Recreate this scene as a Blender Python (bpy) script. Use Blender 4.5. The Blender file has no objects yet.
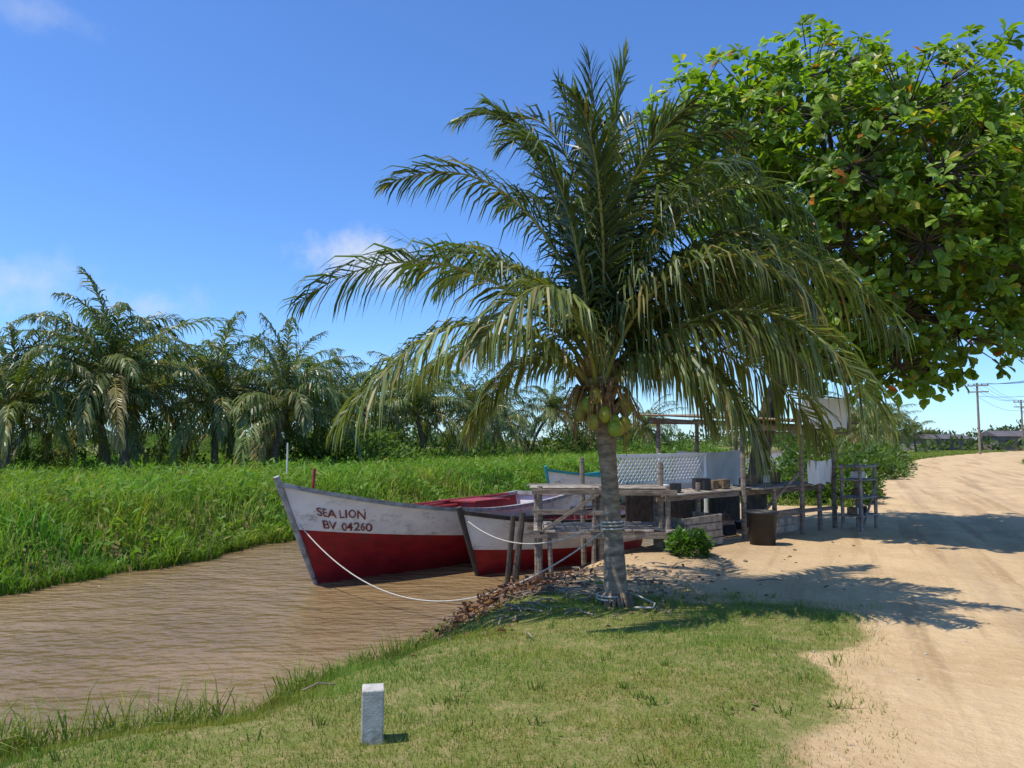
import bpy, math, numpy as np
from mathutils import Vector, Matrix
rng=np.random.default_rng(7)
sc=bpy.context.scene
A=np.array([.41,.912]); Bv=np.array([.912,-.41])   # canal direction / across direction
def ST(x,y): return x*A[0]+y*A[1], x*Bv[0]+y*Bv[1]
def XY(s,t): return s*A[0]+t*Bv[0], s*A[1]+t*Bv[1]
def sm(a,b,x):
    u=np.clip((x-a)/(b-a),0,1); return u*u*(3-2*u)
_ph=np.random.default_rng(3).uniform(0,6.28,(24,)); _an=np.random.default_rng(4).uniform(0,6.28,(24,))
def nz(x,y,f=1.0):
    r=0
    for i in range(12):
        k=f*(0.6+0.35*i); r=r+np.sin(x*k*np.cos(_an[i])+y*k*np.sin(_an[i])+_ph[i]+1.7*np.sin(.5*k*(x*np.sin(_an[i+12])-y*np.cos(_an[i+12]))+_ph[i+12]))
    return r/5.0
def tn(s): return -4.45+.12*np.sin(s*1.3)+.07*np.sin(s*3.1+1)+.05*np.sin(s*7.3)+.8*sm(12,13.5,s)*(1-sm(19,22,s))-.85*(1-sm(2.6,4.0,s))
def tf(s): return -11.9+.22*np.sin(s*.7+1)+.14*np.sin(s*1.9)+.08*np.sin(s*5.3)
def rc(s): return .0016*np.maximum(s-15,0)**2*np.where(s>400,0,1)
def H(s,t):
    s=np.asarray(s,float); t=np.asarray(t,float)
    xn=t-tn(s); xf=tf(s)-t
    z=np.where(xn>0,-.6+.6*sm(-.25,1.5,xn)**.8,0)
    far=np.where(xf>0,-.6+.75*sm(-.3,1.8,xf),0)
    can=-.6-.5*np.clip(np.minimum(-xn,-xf)/.8,0,1)
    z=np.where(xn>0,z,np.where(xf>0,far,can))
    fade=1-sm(40,90,np.abs(s))
    z=z+np.where(xn>.2,.018*nz(s,t,1.4)*fade,0)
    x=t-rc(s)
    rut=np.exp(-((x-2.2)/.35)**2)+np.exp(-((x-4.0)/.35)**2)+np.exp(-((x-5.6)/.3)**2)
    return z-.035*rut*fade
def HX(x,y):
    s,t=ST(x,y); return float(H(s,t))
def grassd(s,t):
    """~ signed metres inside grassy areas"""
    w=.28*nz(s,t,1.5)
    d1=np.minimum(np.minimum(8.35-s+.12*t, -.30-t+.04*s), t-tn(s)-.2-1.0*sm(5.6,7.6,s))+w*.8
    d2=np.minimum(np.minimum(s-21, rc(s)+.1-t), t-tn(s)-.1)+w
    d3=t-(rc(s)+7.6)+w
    d4=tf(s)-t
    return np.maximum(np.maximum(d1,d2),np.maximum(d3,d4))

# ---------------- mesh builder
class MB:
    def __init__(s): s.v=[];s.f=[];s.m=[];s.c=[];s.n=0
    def add(s,v,faces,mat=0,col=(1,1,1)):
        v=np.asarray(v,float).reshape(-1,3)
        if not isinstance(faces,list): faces=[faces]
        for f in faces:
            f=np.asarray(f,int); s.f.append(f+s.n); s.m.append(np.full(len(f),mat))
        c=np.asarray(col,float)
        if c.ndim==1: c=np.tile(c,(len(v),1))
        s.c.append(c); s.v.append(v); s.n+=len(v)
    def build(s,name,mats,smooth=False,parent=None,coll=True):
        me=bpy.data.meshes.new(name)
        v=np.concatenate(s.v); c=np.concatenate(s.c)
        loops=np.concatenate([f.ravel() for f in s.f])
        tot=np.concatenate([np.full(len(f),f.shape[1]) for f in s.f])
        st=np.concatenate([[0],np.cumsum(tot)[:-1]])
        me.vertices.add(len(v)); me.vertices.foreach_set('co',v.ravel())
        me.loops.add(len(loops)); me.loops.foreach_set('vertex_index',loops.astype(np.int32))
        me.polygons.add(len(tot)); me.polygons.foreach_set('loop_start',st.astype(np.int32))
        me.polygons.foreach_set('material_index',np.concatenate(s.m).astype(np.int32))
        me.polygons.foreach_set('use_smooth',np.full(len(tot),smooth))
        a=me.color_attributes.new('Col','FLOAT_COLOR','POINT')
        a.data.foreach_set('color',np.concatenate([c,np.ones((len(c),1))],1).ravel())
        for m in mats: me.materials.append(m)
        me.update(calc_edges=True); me.validate()
        if not coll: return me
        ob=bpy.data.objects.new(name,me); sc.collection.objects.link(ob)
        if parent: ob.parent=parent
        return ob
def empty(name,loc=(0,0,0)):
    e=bpy.data.objects.new(name,None); sc.collection.objects.link(e); e.empty_display_size=.2; return e
def norm(a): return a/np.maximum(np.linalg.norm(a,axis=-1,keepdims=True),1e-9)
def tube(mb,pts,rad,sides=8,mat=0,col=(1,1,1),cap=True):
    p=np.asarray(pts,float); n=len(p); rad=np.broadcast_to(np.asarray(rad,float),(n,))
    T=norm(np.gradient(p,axis=0))
    ref=np.array([0,0,1.]) if abs(T[:,2]).mean()<.8 else np.array([1.,0,0])
    S=norm(np.cross(T,ref)); U=np.cross(S,T)
    a=np.linspace(0,2*np.pi,sides,endpoint=False)
    v=p[:,None]+rad[:,None,None]*(np.cos(a)[None,:,None]*S[:,None]+np.sin(a)[None,:,None]*U[:,None])
    v=v.reshape(-1,3)
    i=np.arange(n-1)[:,None]*sides; j=np.arange(sides)[None]; k=(j+1)%sides
    f=np.stack([i+j,i+k,i+sides+k,i+sides+j],-1).reshape(-1,4)
    fs=[f]
    if cap:
        fs.append(np.arange(sides)[::-1][None]); fs.append((np.arange(sides)+(n-1)*sides)[None])
    mb.add(v,fs,mat,col)
BF=np.array([[0,3,2,1],[4,5,6,7],[0,1,5,4],[1,2,6,5],[2,3,7,6],[3,0,4,7]])
def box(mb,c,size,rz=0,mat=0,col=(1,1,1),tilt=None,jit=0):
    sx,sy,sz=[q/2 for q in size]
    v=np.array([[-sx,-sy,-sz],[sx,-sy,-sz],[sx,sy,-sz],[-sx,sy,-sz],[-sx,-sy,sz],[sx,-sy,sz],[sx,sy,sz],[-sx,sy,sz]])
    if jit: v=v+rng.normal(0,jit,v.shape)
    if tilt is not None: v=v@np.array(Matrix.Rotation(tilt[0],3,tilt[1])).T
    R=np.array(Matrix.Rotation(rz,3,'Z')); mb.add(v@R.T+np.array(c),BF,mat,col)
def beam(mb,a,b,w,h,mat=0,col=(1,1,1)):
    a=np.array(a,float);b=np.array(b,float);T=norm(b-a)
    ref=np.array([0,0,1.]) if abs(T[2])<.9 else np.array([1.,0,0])
    S=norm(np.cross(T,ref));U=np.cross(S,T)
    v=[p+x*S*w/2+y*U*h/2 for p in (a,b) for x,y in ((-1,-1),(1,-1),(1,1),(-1,1))]
    mb.add(np.array(v),BF,mat,col)
def bez(P,n=14):
    u=np.linspace(0,1,n)[:,None]; P=[np.array(p,float) for p in P]
    return (1-u)**3*P[0]+3*(1-u)**2*u*P[1]+3*(1-u)*u*u*P[2]+u**3*P[3]

# ---------------- materials
def newmat(name):
    m=bpy.data.materials.new(name); m.use_nodes=True; nt=m.node_tree; nt.nodes.clear(); return m,nt,nt.nodes,nt.links
def noise_node(N,L,vec,scale,detail=5,rough=.6):
    n=N.new('ShaderNodeTexNoise'); n.inputs['Scale'].default_value=scale; n.inputs['Detail'].default_value=detail; n.inputs['Roughness'].default_value=rough
    if vec is not None: L.new(vec,n.inputs['Vector'])
    return n
def mixc(N,L,a,b,fac,mode='MIX'):
    m=N.new('ShaderNodeMix'); m.data_type='RGBA'; m.blend_type=mode; m.clamp_factor=True
    for idx,v in ((6,a),(7,b)):
        if isinstance(v,(tuple,list)): m.inputs[idx].default_value=(*v[:3],1)
        else: L.new(v,m.inputs[idx])
    if isinstance(fac,(int,float)): m.inputs[0].default_value=fac
    else: L.new(fac,m.inputs[0])
    return m.outputs[2]
def ramp(N,L,src,a,b,va=0,vb=1):
    m=N.new('ShaderNodeMapRange'); m.interpolation_type='SMOOTHSTEP'
    L.new(src,m.inputs[0]); m.inputs[1].default_value=a; m.inputs[2].default_value=b; m.inputs[3].default_value=va; m.inputs[4].default_value=vb
    return m.outputs[0]
def M(name,base,base2=None,rough=.7,scale=6,bump=.2,bscale=30,stretch=(1,1,1),usecol=False,spec=.3,metal=0,dirt=None,dscale=2):
    m,nt,N,L=newmat(name)
    o=N.new('ShaderNodeOutputMaterial'); p=N.new('ShaderNodeBsdfPrincipled'); L.new(p.outputs[0],o.inputs[0])
    tc=N.new('ShaderNodeTexCoord'); mp=N.new('ShaderNodeMapping'); mp.inputs['Scale'].default_value=stretch; L.new(tc.outputs['Object'],mp.inputs[0])
    n=noise_node(N,L,mp.outputs[0],scale); f=ramp(N,L,n.outputs[0],.35,.65)
    c=mixc(N,L,base,base2 or tuple(q*.7 for q in base),f)
    if dirt:
        n3=noise_node(N,L,mp.outputs[0],dscale,8,.7); c=mixc(N,L,c,dirt,ramp(N,L,n3.outputs[0],.52,.68,0,.85))
    if usecol:
        at=N.new('ShaderNodeAttribute'); at.attribute_name='Col'; c=mixc(N,L,c,at.outputs[0],1.0,'MULTIPLY')
    L.new(c,p.inputs['Base Color']); p.inputs['Roughness'].default_value=rough; p.inputs['Specular IOR Level'].default_value=spec; p.inputs['Metallic'].default_value=metal
    if bump:
        n2=noise_node(N,L,mp.outputs[0],bscale,6); bp=N.new('ShaderNodeBump'); bp.inputs['Strength'].default_value=bump; bp.inputs['Distance'].default_value=.02
        L.new(n2.outputs[0],bp.inputs['Height']); L.new(bp.outputs[0],p.inputs['Normal'])
    return m
def Leaf(name,rough=.4,trans=.3,spec=.5,tcol=(1.5,1.6,.5)):
    m,nt,N,L=newmat(name)
    o=N.new('ShaderNodeOutputMaterial'); p=N.new('ShaderNodeBsdfPrincipled'); tr=N.new('ShaderNodeBsdfTranslucent'); mx=N.new('ShaderNodeMixShader')
    at=N.new('ShaderNodeAttribute'); at.attribute_name='Col'
    L.new(at.outputs[0],p.inputs['Base Color']); p.inputs['Roughness'].default_value=rough; p.inputs['Specular IOR Level'].default_value=spec
    L.new(mixc(N,L,at.outputs[0],tcol,1.0,'MULTIPLY'),tr.inputs[0])
    mx.inputs[0].default_value=trans; L.new(p.outputs[0],mx.inputs[1]); L.new(tr.outputs[0],mx.inputs[2]); L.new(mx.outputs[0],o.inputs[0])
    return m
leaf_palm=Leaf('palm_leaf',.38,.28,.45,(1.7,1.8,.6)); leaf_alm=Leaf('almond_leaf',.38,.38,.35,(2.0,2.2,.5)); leaf_grass=Leaf('grass_blade',.6,.35,.2,(1.5,1.6,.5)); leaf_dry=Leaf('dry_leaf',.7,.1,.2,(1,1,1))
wood=M('weathered_wood',(.32,.26,.20),(.17,.13,.10),.85,5,.5,40,(1,1,6),dirt=(.09,.07,.055))
wood2=M('grey_plank',(.38,.33,.27),(.20,.17,.13),.85,7,.5,40,dirt=(.12,.09,.07))
wooddark=M('dark_wood',(.085,.065,.05),(.05,.04,.03),.9,8,.6,30)
bark_palm=M('palm_bark',(.34,.265,.185),(.19,.145,.10),.9,9,.7,45,(1,1,2.5),usecol=True,dirt=(.44,.38,.30),dscale=5)
bark=M('almond_bark',(.15,.12,.09),(.08,.065,.05),.9,6,.6,25)
white_paint=M('white_hull_paint',(.82,.81,.77),(.72,.71,.67),.45,3,.15,25,(1,1,2),dirt=(.40,.36,.29),dscale=2.6)
red_paint=M('red_hull_paint',(.36,.018,.022),(.25,.012,.016),.4,3,.15,25,(1,1,2),dirt=(.15,.03,.03),dscale=2.5)
red_in=M('faded_red_paint',(.36,.05,.045),(.22,.03,.03),.6,4,.2,25,dirt=(.2,.12,.1))
grey_paint=M('worn_grey_paint',(.42,.42,.40),(.24,.23,.21),.7,6,.3,30,dirt=(.10,.09,.08),dscale=5)
teal=M('turquoise_paint',(.04,.36,.36),(.03,.25,.27),.5,4,.1)
letter=M('lettering_paint',(.16,.02,.02),(.26,.08,.06),.6,30,0)
concrete=M('concrete',(.55,.52,.45),(.40,.375,.32),.9,14,.6,60,dirt=(.25,.24,.16),dscale=7)
rope_m=M('rope_fibre',(.60,.56,.47),(.42,.38,.31),.9,60,.4,200)
cloth=M('white_cloth',(.80,.79,.76),(.68,.67,.64),.8,3,.15,20)
rust=M('corrugated_rusty_sheet',(.28,.20,.15),(.17,.09,.06),.75,4,.2,20,dirt=(.36,.34,.32),dscale=3)
lattice_m=M('white_lattice',(.80,.79,.76),(.7,.7,.67),.7,5,.1)
black_pl=M('black_plastic',(.02,.022,.025),(.035,.035,.035),.5,4,.1)
blue_pl=M('blue_plastic',(.03,.12,.35),(.02,.08,.25),.4,4,.1)
coco=M('coconut_husk',(.25,.30,.04),(.36,.32,.06),.45,6,.1,usecol=True)
husk=M('dry_husk',(.26,.18,.11),(.13,.085,.05),.95,20,.6)
wall_m=M('painted_wall',(.22,.20,.18),(.14,.13,.12),.8,1,.1)
roof_m=M('metal_roof',(.13,.12,.12),(.10,.08,.08),.7,1,.1)
glass_m=M('window_glass',(.04,.05,.06),(.03,.04,.05),.15,2,0)
wire_m=M('wire',(.03,.03,.03),None,.6,2,0)

# ground
def ground_mat():
    m,nt,N,L=newmat('ground_sand_and_soil')
    o=N.new('ShaderNodeOutputMaterial'); p=N.new('ShaderNodeBsdfPrincipled'); L.new(p.outputs[0],o.inputs[0])
    at=N.new('ShaderNodeAttribute'); at.attribute_name='Col'; sp=N.new('ShaderNodeSeparateColor'); L.new(at.outputs[0],sp.inputs[0])
    tc=N.new('ShaderNodeTexCoord'); V=tc.outputs['Object']
    rot=N.new('ShaderNodeMapping'); rot.inputs['Rotation'].default_value=(0,0,math.atan2(A[0],A[1])); L.new(V,rot.inputs[0])
    st=N.new('ShaderNodeMapping'); st.inputs['Scale'].default_value=(1,.05,1); L.new(rot.outputs[0],st.inputs[0])
    nA=noise_node(N,L,V,.8,6); nB=noise_node(N,L,V,7,7,.65); nC=noise_node(N,L,V,70,5,.7); nT=noise_node(N,L,st.outputs[0],2.0,7,.62)
    sand=mixc(N,L,(.62,.44,.24),(.52,.355,.185),ramp(N,L,nA.outputs[0],.35,.65))
    sand=mixc(N,L,sand,(.38,.25,.125),ramp(N,L,nT.outputs[0],.48,.64,0,.8))
    sand=mixc(N,L,sand,(.66,.485,.28),ramp(N,L,nB.outputs[0],.5,.7,0,.6))
    sand=mixc(N,L,sand,(.30,.20,.11),ramp(N,L,nC.outputs[0],.56,.75,0,.65))
    sand=mixc(N,L,sand,(.34,.24,.145),sp.outputs[1])
    soil=mixc(N,L,(.19,.20,.05),(.30,.25,.10),ramp(N,L,nB.outputs[0],.46,.62))
    soil=mixc(N,L,soil,(.09,.10,.03),ramp(N,L,nC.outputs[0],.5,.7))
    mud=mixc(N,L,(.22,.155,.095),(.11,.075,.05),ramp(N,L,nB.outputs[0],.4,.6))
    gm=N.new('ShaderNodeMath'); gm.operation='MULTIPLY_ADD'; L.new(nB.outputs[0],gm.inputs[0]); gm.inputs[1].default_value=.5; L.new(sp.outputs[0],gm.inputs[2])
    c=mixc(N,L,sand,soil,ramp(N,L,gm.outputs[0],.62,.88))
    mm=N.new('ShaderNodeMath'); mm.operation='MULTIPLY_ADD'; L.new(nB.outputs[0],mm.inputs[0]); mm.inputs[1].default_value=.5; L.new(sp.outputs[2],mm.inputs[2])
    c=mixc(N,L,c,mud,ramp(N,L,mm.outputs[0],.6,.85))
    L.new(c,p.inputs['Base Color']); p.inputs['Roughness'].default_value=.95; p.inputs['Specular IOR Level'].default_value=.15
    b1=N.new('ShaderNodeBump'); b1.inputs['Strength'].default_value=.8; b1.inputs['Distance'].default_value=.07; L.new(nB.outputs[0],b1.inputs['Height'])
    b2=N.new('ShaderNodeBump'); b2.inputs['Strength'].default_value=.5; b2.inputs['Distance'].default_value=.012; L.new(nC.outputs[0],b2.inputs['Height']); L.new(b1.outputs[0],b2.inputs['Normal'])
    L.new(b2.outputs[0],p.inputs['Normal']); return m
def build_ground():
    def ext(a,b,step,far,g=1.18):
        x=list(np.arange(a,b+1e-6,step)); d=step
        while x[-1]<far: d*=g; x.append(x[-1]+d)
        d=step
        while x[0]>-far: d*=g; x.insert(0,x[0]-d)
        return np.array(x)
    s=ext(0,28,.14,2500,1.1); t=ext(-15,9,.12,2500,1.12)
    S,Tt=np.meshgrid(s,t,indexing='ij'); z=H(S,Tt); X,Y=XY(S,Tt)
    v=np.stack([X,Y,z],-1).reshape(-1,3); n,m=S.shape
    i=(np.arange(n-1)[:,None]*m); j=np.arange(m-1)[None]
    f=np.stack([i+j,i+m+j,i+m+j+1,i+j+1],-1).reshape(-1,4)[:,::-1]
    g=sm(-.5,.5,grassd(S,Tt)); xn=Tt-tn(S)
    mud=1-sm(.1,1.0+.3*sm(5,8,S),np.where((xn<0)&(Tt>tf(S)),0,np.minimum(np.abs(xn),np.abs(tf(S)-Tt))))
    work=.7*np.exp(-((S-12.5)/3.8)**2-((Tt+2.2)/1.5)**2)*(.8+.3*nz(S,Tt,3))
    x_=Tt-rc(S); rut=sum(np.exp(-((x_-c-.12*np.sin(S*.25+c))/.16)**2) for c in (1.5,2.4,3.9,5.5))*(.35+.12*nz(S,Tt,1))*(1-sm(30,60,S))
    mb=MB(); mb.add(v,f,0,np.stack([g,np.clip(work+np.clip(rut,0,.6),0,1),mud],-1).reshape(-1,3)); return mb.build('ground',[ground_mat()],True)
build_ground()

# water
def water_mat():
    m,nt,N,L=newmat('muddy_water'); o=N.new('ShaderNodeOutputMaterial'); p=N.new('ShaderNodeBsdfPrincipled'); L.new(p.outputs[0],o.inputs[0])
    tc=N.new('ShaderNodeTexCoord'); V=tc.outputs['Object']
    n=noise_node(N,L,V,.4,4); L.new(mixc(N,L,(.27,.178,.085),(.21,.138,.065),ramp(N,L,n.outputs[0],.35,.65)),p.inputs['Base Color'])
    p.inputs['Roughness'].default_value=.05; p.inputs['IOR'].default_value=1.34; p.inputs['Specular IOR Level'].default_value=.5
    mp=N.new('ShaderNodeMapping'); mp.inputs['Rotation'].default_value=(0,0,.35); mp.inputs['Scale'].default_value=(1,1.8,1); L.new(V,mp.inputs[0])
    a=noise_node(N,L,mp.outputs[0],1.5,2,.5); b=noise_node(N,L,mp.outputs[0],6,3,.55)
    b1=N.new('ShaderNodeBump'); b1.inputs['Strength'].default_value=1; b1.inputs['Distance'].default_value=.10; L.new(a.outputs[0],b1.inputs['Height'])
    b2=N.new('ShaderNodeBump'); b2.inputs['Strength'].default_value=1; b2.inputs['Distance'].default_value=.035; L.new(b.outputs[0],b2.inputs['Height']); L.new(b1.outputs[0],b2.inputs['Normal'])
    L.new(b2.outputs[0],p.inputs['Normal']); return m
mb=MB(); q=[XY(s,t) for s,t in ((-60,-2.6),(-60,-14),(300,-14),(300,-2.6))]
mb.add([[x,y,-.6] for x,y in q],np.array([[3,2,1,0]])); mb.build('canal_water',[water_mat()])

def rand_dir(n): return norm(rng.normal(0,1,(n,3)))
def leaves(mb,P,D,Up,l,w,c,mat=0,fold=.15):
    n=len(P); D=norm(D); S=norm(np.cross(D,Up)); U=np.cross(S,D); l=l[:,None]; w=w[:,None]
    v=np.stack([P, P+D*l*.35-S*w*.32+U*w*fold, P+D*l*.35+S*w*.32+U*w*fold, P+D*l*.72-S*w*.5+U*w*fold*.8, P+D*l*.72+S*w*.5+U*w*fold*.8, P+D*l-U*l*.08, P+D*l*.36-U*w*.02, P+D*l*.74-U*w*.05],1).reshape(-1,3)
    i=np.arange(n)[:,None]*8
    mb.add(v,[i+np.array([[0,6,1]]),i+np.array([[0,2,6]]),i+np.array([[1,6,7,3]]),i+np.array([[6,2,4,7]]),i+np.array([[3,7,5]]),i+np.array([[7,4,5]])],mat,np.repeat(c,8,0))
def leaves2(mb,P,D,Up,l,w,c,mat=0):
    n=len(P); D=norm(D); S=norm(np.cross(D,Up)); l=l[:,None]; w=w[:,None]; U=np.cross(S,D)
    v=np.stack([P,P+D*l*.5-S*w*.5+U*w*.15,P+D*l,P+D*l*.5+S*w*.5+U*w*.15],1).reshape(-1,3); i=np.arange(n)[:,None]*4
    mb.add(v,[i+np.array([[0,2,1]]),i+np.array([[0,3,2]])],mat,np.repeat(c,4,0))

# ---------------- grass
def blades(mb,x,y,z,h,w,lean,c,seg2=True,bend=.5):
    n=len(x); az=rng.uniform(0,6.28,n); la=rng.uniform(0,6.28,n)
    wv=np.stack([np.cos(az),np.sin(az),0*az],-1)*w[:,None]/2
    ld=np.stack([np.cos(la),np.sin(la),0*la],-1)*(lean*h)[:,None]
    p=np.stack([x,y,z-.01],-1); up=np.array([0,0,1.])
    tip=p+ld+up*h[:,None]*np.sqrt(np.maximum(1-lean**2*.7,.2))[:,None]
    if seg2:
        mid=p+ld*.3+up*h[:,None]*.6
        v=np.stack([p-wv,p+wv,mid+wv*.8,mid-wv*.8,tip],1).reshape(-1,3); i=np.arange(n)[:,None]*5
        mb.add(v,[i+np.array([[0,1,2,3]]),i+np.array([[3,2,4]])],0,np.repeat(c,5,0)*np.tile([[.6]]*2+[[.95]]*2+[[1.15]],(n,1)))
    else:
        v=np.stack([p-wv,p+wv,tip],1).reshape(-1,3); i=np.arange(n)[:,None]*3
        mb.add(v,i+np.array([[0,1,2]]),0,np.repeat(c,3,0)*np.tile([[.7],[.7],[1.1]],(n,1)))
def gcol(n,a,b,dry=.1,dc=(.38,.31,.12)):
    u=rng.uniform(0,1,n)[:,None]; c=np.array(a)*(1-u)+np.array(b)*u; m=rng.uniform(0,1,n)<dry; c[m]=np.array(dc)*rng.uniform(.7,1.1,(m.sum(),1)); return c
mb=MB(); n=210000
s=rng.uniform(1.5,9.2,n); t=rng.uniform(-5.6,.3,n); g=grassd(s,t); keep=(rng.uniform(-.3,.45,n)<g)&(t>tn(s)+.1)&(rng.uniform(-1.7,.5,n)<nz(s,t,3)+.25)
s,t=s[keep],t[keep]; x,y=XY(s,t); n=len(s)
pat=nz(s,t,2.0); pat3=nz(s+5,t-3,1.1); edge=sm(1.2,.3,t-tn(s))
h=rng.uniform(.025,.055,n)*(1+.6*np.clip(pat,-.5,1))*(1+1.5*edge)
c=gcol(n,(.13,.20,.03),(.23,.30,.06),.11); c*=(1+.3*np.clip(pat,-1,1))[:,None]; c[:,0]*=(1+.35*np.clip(pat3,-.3,1))
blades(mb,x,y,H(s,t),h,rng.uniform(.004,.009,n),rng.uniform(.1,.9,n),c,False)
k=430; ss=np.concatenate([rng.uniform(2,7.0,k-180),rng.uniform(1.2,4.1,180)]); tt=tn(ss)+np.concatenate([rng.uniform(-.05,.6,k-180),rng.uniform(-.35,.55,180)])
for a,b in zip(ss,tt):
    q=rng.integers(10,26); S=a+rng.normal(0,.05,q); T_=b+rng.normal(0,.05,q); X,Y=XY(S,T_); big=rng.uniform(.5,1.8)*(1.8 if a<4 else (1.1 if a<6 else .6))
    blades(mb,X,Y,np.maximum(H(S,T_),-.63),rng.uniform(.08,.2,q)*big,rng.uniform(.006,.013,q),rng.uniform(.2,1,q),gcol(q,(.13,.20,.03),(.25,.30,.06),.15))
for k in range(110):
    s_=rng.uniform(2.5,8.8); t_=rng.uniform(-4.2,0)
    if grassd(s_,t_)<-.7: continue
    q=rng.integers(8,16); S=s_+rng.normal(0,.03,q); T_=t_+rng.normal(0,.03,q); X,Y=XY(S,T_); blades(mb,X,Y,H(S,T_),rng.uniform(.05,.12,q),rng.uniform(.006,.012,q),rng.uniform(.4,1,q),gcol(q,(.10,.19,.03),(.2,.28,.05),.1))
mb.build('lawn_grass',[leaf_grass])
mb=MB(); n=140000
s=1+95*rng.uniform(0,1,n)**1.7; t=tf(s)+.3-34*rng.uniform(0,1,n)**1.9; x,y=XY(s,t); d=np.hypot(x,y)
pat=nz(s,t,.9); pat2=nz(s+9,t,2.4); pat3=nz(s-20,t+7,.45)
c=gcol(n,(.115,.22,.022),(.21,.32,.045),.05); c*=(1+.3*np.clip(pat,-1,1)+.22*np.clip(pat2,-1,1))[:,None]; c[:,0]*=(1+.3*np.clip(pat3,-.8,1))
h=rng.uniform(.25,.72,n)*(1+.4*np.clip(pat2,-1,1)+.2*np.clip(pat,-1,1)); edge=sm(.9,0,tf(s)-t); h*=(1-.35*edge)
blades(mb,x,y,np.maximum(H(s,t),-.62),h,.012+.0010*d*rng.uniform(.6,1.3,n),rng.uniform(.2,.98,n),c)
n=16000; s=3+40*rng.uniform(0,1,n)**1.4; t=tf(s)+.1-14*rng.uniform(0,1,n)**1.6; k=nz(s,t,1.3)>-.1; s,t=s[k],t[k]; n=len(s); x,y=XY(s,t); z=np.maximum(H(s,t),-.6)+rng.uniform(.1,.6,n)*(1-.4*sm(.9,0,tf(s)-t))*(1+.4*np.clip(nz(s+9,t,2.4),-1,1))
D=rand_dir(n); D[:,2]=np.abs(D[:,2])*.6; sz=rng.uniform(.08,.2,n)*(1+.02*np.hypot(x,y)); leaves2(mb,np.stack([x,y,z],-1),D,rand_dir(n)*.6+np.array([0,0,1.]),sz,sz*.4,gcol(n,(.10,.20,.025),(.19,.30,.045),.03))
mb.build('tall_bank_grass',[leaf_grass])
mb=MB(); n=45000
s=21+110*rng.uniform(0,1,n)**1.6; sd=rng.uniform(0,1,n)<.5; t=np.where(sd,rc(s)-8*rng.uniform(0,1,n),rc(s)+7.6+40*rng.uniform(0,1,n)**1.5)
g=grassd(s,t)>0; s,t=s[g],t[g]; x,y=XY(s,t); d=np.hypot(x,y); n=len(s)
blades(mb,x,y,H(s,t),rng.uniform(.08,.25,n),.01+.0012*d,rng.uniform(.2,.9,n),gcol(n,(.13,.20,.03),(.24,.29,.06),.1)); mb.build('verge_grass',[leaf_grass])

# ---------------- palm fronds
def frond(mb,pts,lmax,w,nper,col,g=.8,tcol=(.22,.24,.07),r0=.026,dry=0,tipc=(1,1,1)):
    pts=np.asarray(pts,float); n=len(pts)
    tube(mb,pts,np.linspace(r0,r0*.12,n),5,0,tcol,False)
    seg=np.linalg.norm(np.diff(pts,axis=0),axis=1); cu=np.concatenate([[0],np.cumsum(seg)]); cu/=cu[-1]
    T=norm(np.gradient(pts,axis=0)); hz=pts[-1]-pts[0]; hz[2]=0
    if np.linalg.norm(hz)<.3: hz=np.array([rng.normal(),rng.normal(),0])
    S0=norm(np.cross(norm(hz),np.array([0,0,1.])))
    roll=rng.normal(0,.45)
    for side in (-1,1):
        u=np.linspace(.13,.995,nper)+rng.normal(0,.004,nper); u=np.clip(u,0,1)
        P=np.stack([np.interp(u,cu,pts[:,k]) for k in range(3)],-1); t=norm(np.stack([np.interp(u,cu,T[:,k]) for k in range(3)],-1))
        S=norm(S0-(t@S0)[:,None]*t); U=np.cross(S,t); U*=np.sign(U[:,2:3]+1e-6)
        rl=roll*(.4+u[:,None])
        S_=S*np.cos(rl)+U*np.sin(rl)
        al=np.radians(30+38*u**1.3+rng.normal(0,6,nper))[:,None]
        D=norm(S_*side*np.cos(al)+t*np.sin(al)+U*rng.normal(.12,.12,(nper,1)))
        l=lmax*(.55+.45*np.sin(np.pi*np.clip(u*.95+.02,0,1)))*rng.uniform(.8,1.12,nper)*(1-.4*sm(.85,1,u))
        l=l[:,None]; gg=(g*rng.uniform(.6,1.5,nper))[:,None]; Z=np.array([0,0,1.])
        q0=P; q1=q0+D*l*.28; D2=norm(D-Z*gg*.7); q2=q1+D2*l*.36; D3=norm(D2-Z*gg*1.3); q3=q2+D3*l*.36
        W=norm(np.cross(D,U)+.35*rng.normal(0,1,(nper,3)))*w/2
        v=np.stack([q0-W*.6,q0+W*.6,q1+W,q1-W,q2+W*.75,q2-W*.75,q3],1).reshape(-1,3); i=np.arange(nper)[:,None]*7
        cc=np.array(col)[None]*rng.uniform(.7,1.3,(nper,1))
        if dry: m=rng.uniform(0,1,nper)<dry; cc[m]=np.array((.34,.27,.10))*rng.uniform(.7,1.1,(m.sum(),1))
        mb.add(v,[i+np.array([[0,1,2,3]]),i+np.array([[3,2,4,5]]),i+np.array([[5,4,6]])],0,np.repeat(cc,7,0)*np.tile([[.9]]*4+[[1]]*2+[[1.15]],(nper,1)))
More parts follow.
